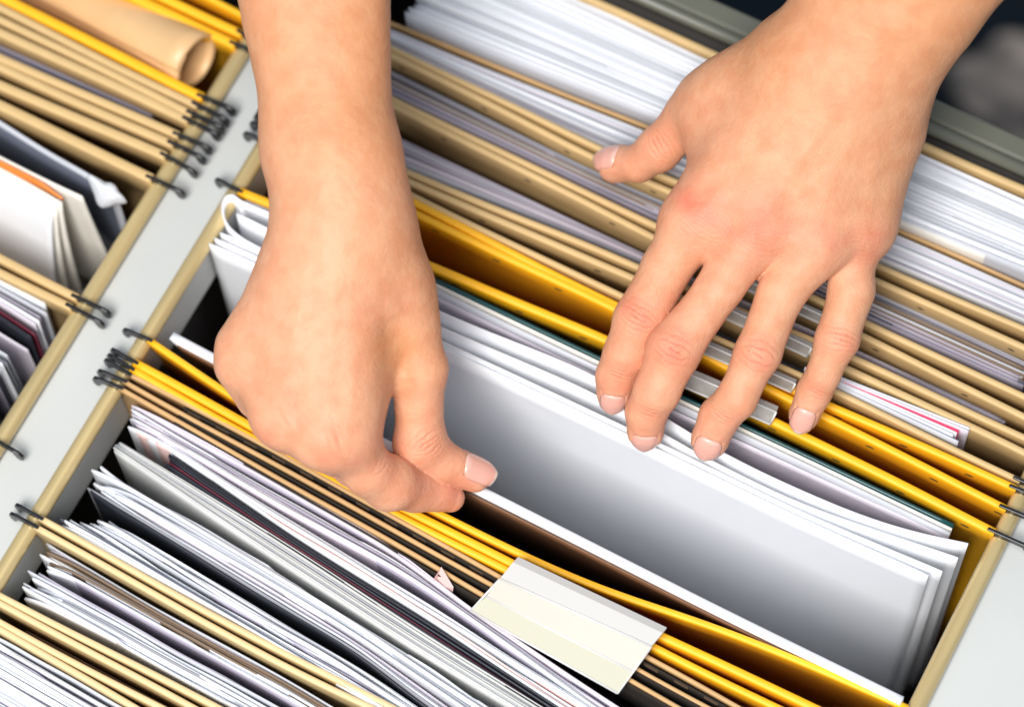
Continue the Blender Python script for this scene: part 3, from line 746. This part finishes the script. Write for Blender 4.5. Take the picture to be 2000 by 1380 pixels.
def build_hand(fn, parent, h, reds, ridges, creases, tans_and_shade, seed):
    lo, hi = fn.bounds(); V, F = surface(fn, lo, hi, h); V, F = catmull(V, F)
    for _ in range(2): V = V - fn(V)[:, None] * fn.grad(V)
    Nn = fn.grad(V); disp = np.zeros(len(V)); col = np.tile(BASE, (len(V), 1))
    disp += 0.28 * vnoise(V, 7, seed) + 0.12 * vnoise(V, 2.5, seed + 1)
    mott = np.clip(vnoise(V, 5, seed + 2) * .5 + .5, 0, 1) * 0.18; col = col * (1 - mott[:, None]) + PINK * mott[:, None]
    for (a, b, hgt, wd) in ridges:                     # tendons and veins (or hollows when hgt < 0)
        a, b = P(*a), P(*b); ab = b - a; t = np.clip((V - a) @ ab / (ab @ ab), 0, 1); q = V - (a + t[:, None] * ab)
        # distance measured square to the view so that it works on the back of the hand
        q = q - (q @ FWD)[:, None] * FWD; dd = np.sqrt((q * q).sum(1))
        disp += hgt * np.exp(-(dd / wd) ** 2) * np.clip(-(Nn @ FWD), 0, 1) * np.sin(np.clip(t, .02, .98) * math.pi) ** .5
    for (px, py, z, rad, amt) in reds:
        q = V - P(px, py, z); q = q - (q @ FWD)[:, None] * FWD * 0.75; dd = np.sqrt((q * q).sum(1))
        k = amt * np.exp(-(dd / rad) ** 2) * (0.8 + 0.35 * vnoise(V, 2.2, seed + 5)); k = np.clip(k, 0, 1)[:, None]; col = col * (1 - k) + RED * k
    for (px, py, z, rad, amt) in tans_and_shade:
        q = V - P(px, py, z); q = q - (q @ FWD)[:, None] * FWD * 0.75; dd = np.sqrt((q * q).sum(1))
        k = np.clip(amt * np.exp(-(dd / rad) ** 2), 0, 1)[:, None]; col = col * (1 - k) + TAN_AND_SHADE * k
    for (ctr, frm, to, wl, ext, latw, amp) in creases:  # wrinkles across a joint
        c_ = P(*ctr); ax = P(*to) - P(*frm); ax /= np.linalg.norm(ax); la = np.cross(ax, -FWD); la /= np.linalg.norm(la)
        q = V - c_; s_ = q @ ax; l = q @ la; dor = np.clip((Nn @ (-FWD)) * 1.4 - .2, 0, 1)
        bow = s_ + 0.9 * vnoise(V, 5, seed + 31) + np.sign(s_) * 0.035 * l * l * 0.9 + 0.45 * np.sin(l * 0.9 + s_) * .5
        env = np.exp(-(s_ / ext) ** 2) * np.exp(-(l / latw) ** 2) * dor
        near = np.exp(-((q * q).sum(1)) / (2.4 * ext + latw) ** 2)
        g = -np.maximum(0, np.cos(2 * math.pi * bow / wl)) ** 3
        disp += (1.5 if latw < 10 else .8) * amp * env * near * g * (0.7 + .5 * vnoise(V, 1.5, seed + 9))
        k = np.clip(-g * env * near * (0.75 if latw < 10 else .3), 0, .7)[:, None]; col = col * (1 - k) + RED * 0.72 * k
    V2 = V + Nn * disp[:, None]
    # nails
    nails = []
    for fd, ch in zip(fn.fd, fn.f):
        nl = fd.get('nail')
        if not nl: continue
        tip, prev = ch[-1][1], ch[-1][0]; rt = ch[-1][3]
        d = tip - prev; d /= np.linalg.norm(d)
        if 'dir' in nl:
            d = P(*nl['dir'][1]) - P(*nl['dir'][0]); d /= np.linalg.norm(d)
        nrm = -FWD * nl.get('view', 1.0) + np.array([0, 0, 0.3]) + RGT * nl.get('r', 0) + UPV * nl.get('u', 0)
        nrm = nrm - (nrm @ d) * d; nrm /= np.linalg.norm(nrm); lat = np.cross(d, nrm)
        wN, lN = nl['w'], nl['l']; c0 = tip + d * (rt + nl.get('over', 0.6) - lN)
        nu, nv = 17, 21; G = np.zeros((nv, nu, 3)); H = np.zeros((nv, nu))
        for i in range(nv):
            vv = i / (nv - 1); pr = 1.0
            if vv < .3: pr = math.sqrt(max(0, 1 - ((.3 - vv) / .3) ** 2.4)) * .72 + .28
            if vv > .55: pr = math.sqrt(max(0, 1 - ((vv - .55) / .45) ** 2.6 * .80))
            pts = np.array([c0 + d * (vv * lN) + lat * ((j / (nu - 1) * 2 - 1) * wN / 2 * pr) + nrm * 14 for j in range(nu)]); tr = np.zeros(nu)
            for _ in range(30):
                st = fn(pts - nrm * tr[:, None]); tr += np.clip(st, -1, 3) * .8
            H[i] = 14 - np.minimum(tr, 14 + 8); G[i] = pts - nrm * 14
        mid = int(.62 * (nv - 1)); sl = np.clip((H[mid] - H[mid - 4]) / 4, -.28, .05)
        for i in range(mid + 1, nv): H[i] = np.maximum(H[i], H[mid] + sl * (i - mid) - .012 * (i - mid) ** 2)
        H += 0.05 - 0.6 * (np.abs(np.linspace(-1, 1, nu)) ** 6)[None, :]
        H[0] -= .35
        H[:, :] -= 0.0
        NV = (G + nrm * H[:, :, None]).reshape(-1, 3); NF = np.array([(i * nu + j, i * nu + j + 1, (i + 1) * nu + j + 1, (i + 1) * nu + j) for i in range(nv - 1) for j in range(nu - 1)])
        NF = NF[:, ::-1]
        cN = np.zeros((nv, nu, 3))
        for i in range(nv):
            vv = i / (nv - 1)
            for j in range(nu):
                uu = abs(j / (nu - 1) * 2 - 1)
                c_ = np.array([0.74, 0.36, 0.28]); lun = np.clip((.2 - vv - .12 * uu * uu) / .07, 0, 1); c_ = c_ * (1 - .5 * lun) + np.array([.80, .52, .44]) * .5 * lun
                fe = np.clip((vv - .92 + .05 * uu * uu) / .035, 0, 1); c_ = c_ * (1 - fe) + np.array([.80, .62, .50]) * fe; cN[i, j] = c_
        nails.append((NV, NF, cN.reshape(-1, 3)))
        # fleshy fold around the nail and paler fingertip
        q = V - c0; s_ = q @ d / lN; l = (q @ lat) / (wN / 2); hN = q @ nrm
        inside = (np.abs(l) < .92) & (s_ > .06) & (s_ < 1.2) & (hN > -3)
        V2[inside] -= nrm * 0.55
        rim_ = np.exp(-((np.abs(l) - 1.12) / .12) ** 2) * ((s_ > 0.0) & (s_ < .85)) * (hN > -4); V2 += Nn * (0.25 * rim_)[:, None]
        cut = np.exp(-((s_ + .10) / .09) ** 2) * (np.abs(l) < .9) * (hN > -4); V2 += Nn * (0.2 * cut)[:, None]
        k = (np.clip(1 - np.linalg.norm(V - tip, axis=1) / 13, 0, 1) * .45)[:, None]; col = col * (1 - k) + np.array([.74, .32, .24]) * k
    o = raw_mesh('arm', V2, F, SKIN, parent)
    a = o.data.color_attributes.new('tone', 'FLOAT_COLOR', 'POINT'); a.data.foreach_set('color', np.concatenate([col, np.ones((len(col), 1))], 1).astype(np.float32).ravel())
    for NV, NF, cN in nails:
        q = raw_mesh('fingernail', NV, NF, NAIL, parent); q.parent = o
        a = q.data.color_attributes.new('tone', 'FLOAT_COLOR', 'POINT'); a.data.foreach_set('color', np.concatenate([cN, np.ones((len(cN), 1))], 1).astype(np.float32).ravel())
        sm = q.modifiers.new('t', 'SOLIDIFY'); sm.thickness = 0.35 * S; sm.offset = -1
    return o


person = thing('person', 'bare forearms and hands: one pinching a white page, the other spread over the folders', 'person', P(1000, -400, 0))

# ---- hand that pinches the page
palm = [
    ((554, -138, 118, 21.6), (615, 286, 88, 15.3)),
    ((658, -140, 118, 19.8), (681, 324, 88, 14.2)),
    ((615, 286, 88, 15.3), (639, 429, 78, 10.2)),
    ((681, 324, 88, 14.2), (695, 436, 78, 12.2)),
    ((658, 328, 88, 15.7), (669, 438, 79, 14.7)),
    ((639, 429, 78, 10.2), (479, 674, 56, 8.9)),
    ((649, 449, 79, 13.1), (548, 796, 57, 9.5)),
    ((669, 446, 80, 14.0), (627, 843, 58, 9.4)),
    ((695, 436, 78, 12.2), (673, 848, 57, 8.6)),
    ((716, 453, 74, 12.2), (799, 637, 56, 9.3)),
    ((762, 569, 58, 13.0), (702, 757, 50, 9.2)),
    ((609, 564, 66, 14.6), (558, 739, 50, 12.2)),
    ((493, 699, 52, 6.5), (673, 845, 50, 8.1)),
]
fing = [
    dict(pts=[(673, 848, 57, 8.6), (718, 917, 40, 9.3), (761, 942, 30, 10.0), (812, 953, 18, 8.5), (850, 959, 13, 7.2), (879, 970, 9, 5.7)], kr=8),
    dict(pts=[(629, 848, 57, 9.9), (694, 905, 34, 8.5), (745, 925, 20, 8.5), (800, 935, 12, 7.2)], kr=8),
    dict(pts=[(550, 818, 56, 10.4), (603, 857, 36, 8.3), (660, 887, 22, 8.2), (700, 880, 14, 7.0)], kr=8),
    dict(pts=[(471, 714, 54, 9.0), (505, 774, 42, 7.8), (561, 828, 26, 7.3), (600, 830, 16, 6.5)], kr=8),
    dict(pts=[(799, 637, 56, 9.3), (820, 720, 49, 9.8), (818, 793, 38, 8.5), (821, 866, 28, 9.8), (863, 901, 21, 7.4), (928, 926, 14, 6.7)], kr=9, nail=dict(w=10.4, l=14, r=0.4, u=0.55, over=-0.4)),
]
HL = Hand(palm, fing, kp=24, kf=4)
reds = [(645, 870, 60, 9, .32), (705, 905, 50, 8, .25), (430, 700, 55, 9, .14), (520, 850, 55, 9, .2), (870, 770, 40, 8, .25), (845, 868, 30, 9, .25), (890, 965, 12, 11, .4), (810, 960, 18, 12, .3), (755, 870, 45, 8, .3), (925, 900, 20, 8, .2), (760, 640, 60, 14, .22), (598, 415, 90, 1.0, .7), (797, 597, 68, .8, .7), (600, 690, 60, 20, .12), (560, 800, 60, 16, .15)]
tans_and_shade = [(680, 20, 110, 50, .7), (730, 250, 95, 26, .5), (775, 685, 55, 13, .9), (800, 500, 70, 20, .4)]  # tanned arm tones, plus shade painted into the hollow by the thumb
ridges = [((660, 520, 80), (640, 840, 60), .3, 2.4), ((690, 560, 80), (690, 830, 60), .25, 2.4), ((600, 520, 78), (560, 790, 58), .3, 2.4), ((560, 520, 75), (485, 690, 58), .25, 2.6),
          ((800, 500, 70), (838, 640, 55), .5, 3.2), ((765, 610, 60), (785, 740, 50), -2.6, 5.5), ((770, 560, 60), (775, 640, 55), .3, 2.5), ((660, 862, 60), (640, 868, 60), 1.0, 5), ((566, 815, 58), (552, 822, 58), .9, 4.5), ((478, 700, 55), (468, 712, 55), .8, 4.5), ((596, 780, 58), (600, 880, 58), -.8, 4), ((505, 730, 58), (510, 800, 58), -.8, 4)]
creases = [((842, 866, 38), (824, 780, 38), (905, 925, 16), 2.0, 5.5, 7.5, .55), ((752, 885, 48), (690, 845, 57), (760, 945, 25), 2.4, 4.5, 6.5, .5), ((806, 955, 25), (752, 938, 30), (850, 963, 13), 3.0, 2.0, 7, .35)]
build_hand(HL, person, 1.05, reds, ridges, creases, tans_and_shade, 3)

# ---- spread hand
palm = [
    ((2040, -303, 150, 27.8), (1754, 38, 92, 22.1)),
    ((1925, -395, 150, 24.0), (1671, 5, 92, 14.2)),
    ((1970, -360, 150, 25.1), (1702, 11, 92, 18.9)),
    ((1671, 5, 92, 14.2), (1575, 132, 78, 14.2)),
    ((1754, 38, 92, 22.1), (1711, 151, 78, 14.9)),
    ((1699, 13, 92, 18.0), (1651, 140, 80, 17.3)),
    ((1565, 144, 76, 14.5), (1355, 436, 50, 10.3)),
    ((1612, 154, 78, 16.5), (1473, 448, 55, 11.4)),
    ((1660, 164, 76, 16.4), (1590, 466, 53, 11.4)),
    ((1699, 185, 70, 14.4), (1669, 455, 47, 8.3)),
    ((1704, 158, 72, 16.1), (1714, 257, 60, 11.2)),
    ((1715, 264, 58, 11.0), (1693, 421, 46, 8.5)),
    ((1542, 121, 68, 14.3), (1409, 206, 52, 11.4)),
    ((1409, 206, 52, 11.4), (1390, 209, 48, 11.3)),
    ((1475, 203, 56, 14.7), (1424, 337, 45, 9.1)),
    ((1358, 437, 46, 9.2), (1670, 446, 42, 7.9)),
    ((1427, 298, 46, 9.1), (1445, 400, 46, 11.7)),
]
fing = [
    dict(pts=[(1355, 436, 50, 10.3), (1305, 519, 42, 9.3), (1249, 625, 35, 9.5), (1224, 691, 27, 8.4), (1203, 734, 20, 7.4), (1199, 765, 14, 7.1)], kr=7, nail=dict(w=9.4, l=10.5, over=0.2, r=0)),
    dict(pts=[(1478, 452, 55, 11.3), (1405, 564, 46, 8.4), (1317, 682, 38, 9.8), (1283, 765, 29, 8.4), (1265, 802, 22, 7.4), (1261, 838, 14, 7.1)], kr=7, nail=dict(w=9.8, l=10, over=0.2, r=0)),
    dict(pts=[(1599, 472, 53, 12.1), (1527, 570, 45, 8.7), (1479, 691, 37, 8.3), (1439, 779, 28, 7.5), (1405, 813, 21, 7.4), (1388, 855, 14, 7.4)], kr=7, nail=dict(w=10, l=10.5, over=0.2)),
    dict(pts=[(1669, 455, 47, 8.3), (1663, 566, 39, 8.3), (1635, 663, 32, 7.8), (1607, 732, 24, 5.8), (1588, 766, 18, 6.2), (1571, 808, 12, 6.3)], kr=7, nail=dict(w=8.6, l=10.5, over=0.2)),
    dict(pts=[(1409, 206, 52, 11.4), (1342, 230, 42, 7.7), (1286, 292, 32, 8.3), (1247, 319, 25, 6.8), (1203, 321, 18, 7.3)], kr=12, nail=dict(w=10.6, l=12.5, over=0, r=-0.15, u=0.55)),
]
HR = Hand(palm, fing, kp=24, kf=4)
reds = [(1360, 408, 56, 11, .7), (1486, 435, 58, 11, .75), (1600, 470, 58, 10, .3), (1700, 480, 52, 10, .3), (1450, 480, 60, 12, .2), (1260, 700, 30, 22, .14), (1420, 780, 30, 22, .1), (1600, 450, 64, 7, .2), (1700, 470, 58, 8, .25), (1238, 615, 44, 7.5, .58), (1312, 680, 48, 7.5, .6), (1480, 695, 46, 7.5, .55), (1645, 665, 40, 6.5, .42),
        (1205, 740, 28, 9, .3), (1272, 815, 30, 9, .28), (1405, 820, 30, 9, .25), (1600, 760, 26, 7, .25), (1340, 260, 45, 14, .22), (1275, 280, 35, 8, .25), (1230, 330, 25, 9, .2), (1300, 620, 30, 12, .2), (1814, 70, 100, 1.3, .6)]
tans_and_shade = [(1800, 0, 110, 50, .7), (1480, 70, 95, 20, .6), (1750, 350, 60, 18, .3), (1550, 300, 70, 30, .15)]
ridges = [((1600, 200, 80), (1370, 410, 60), .35, 2.6), ((1630, 210, 80), (1480, 430, 62), .45, 2.6), ((1670, 220, 80), (1590, 450, 60), .4, 2.6), ((1710, 240, 78), (1690, 450, 55), .35, 2.6),
          ((1415, 420, 55), (1425, 490, 50), -.9, 4.5), ((1533, 440, 60), (1530, 520, 50), -.9, 4.5), ((1645, 440, 58), (1640, 510, 50), -.8, 4.5), ((1357, 405, 60), (1352, 430, 60), .6, 5.0), ((1480, 430, 60), (1472, 455, 60), .7, 5.0),
          ((1700, 50, 95), (1640, 120, 95), .5, 8), ((1530, 330, 80), (1600, 260, 80), .25, 2.5), ((1560, 380, 80), (1640, 330, 80), .22, 2.3)]
creases = [((1245, 618, 44), (1300, 520, 42), (1222, 690, 27), 2.3, 5.2, 7, .42), ((1316, 682, 47), (1395, 560, 46), (1285, 765, 29), 2.4, 5.4, 7.5, .42), ((1482, 695, 46), (1538, 575, 45), (1432, 780, 28), 2.4, 5.4, 7.5, .42), ((1640, 664, 40), (1664, 570, 39), (1612, 735, 24), 2.2, 4.6, 6.5, .38),
           ((1212, 728, 28), (1222, 690, 27), (1198, 762, 14), 1.8, 2.6, 6, .28), ((1272, 800, 30), (1285, 765, 29), (1257, 836, 14), 1.8, 2.6, 6, .28), ((1412, 812, 29), (1432, 780, 28), (1390, 854, 14), 1.8, 2.6, 6.5, .28), ((1598, 764, 25), (1612, 735, 24), (1578, 804, 12), 1.7, 2.4, 5.5, .25),
           ((1285, 285, 42), (1350, 243, 42), (1250, 309, 25), 2.2, 5, 7, .4), ((1490, 470, 66), (1510, 400, 66), (1470, 540, 60), 1.6, 9, 16, .09), ((1375, 440, 60), (1400, 380, 60), (1340, 480, 55), 1.6, 9, 12, .09), ((1690, 480, 60), (1700, 400, 60), (1680, 540, 50), 1.6, 9, 12, .09)]
build_hand(HR, person, 1.05, reds, ridges, creases, tans_and_shade, 21)
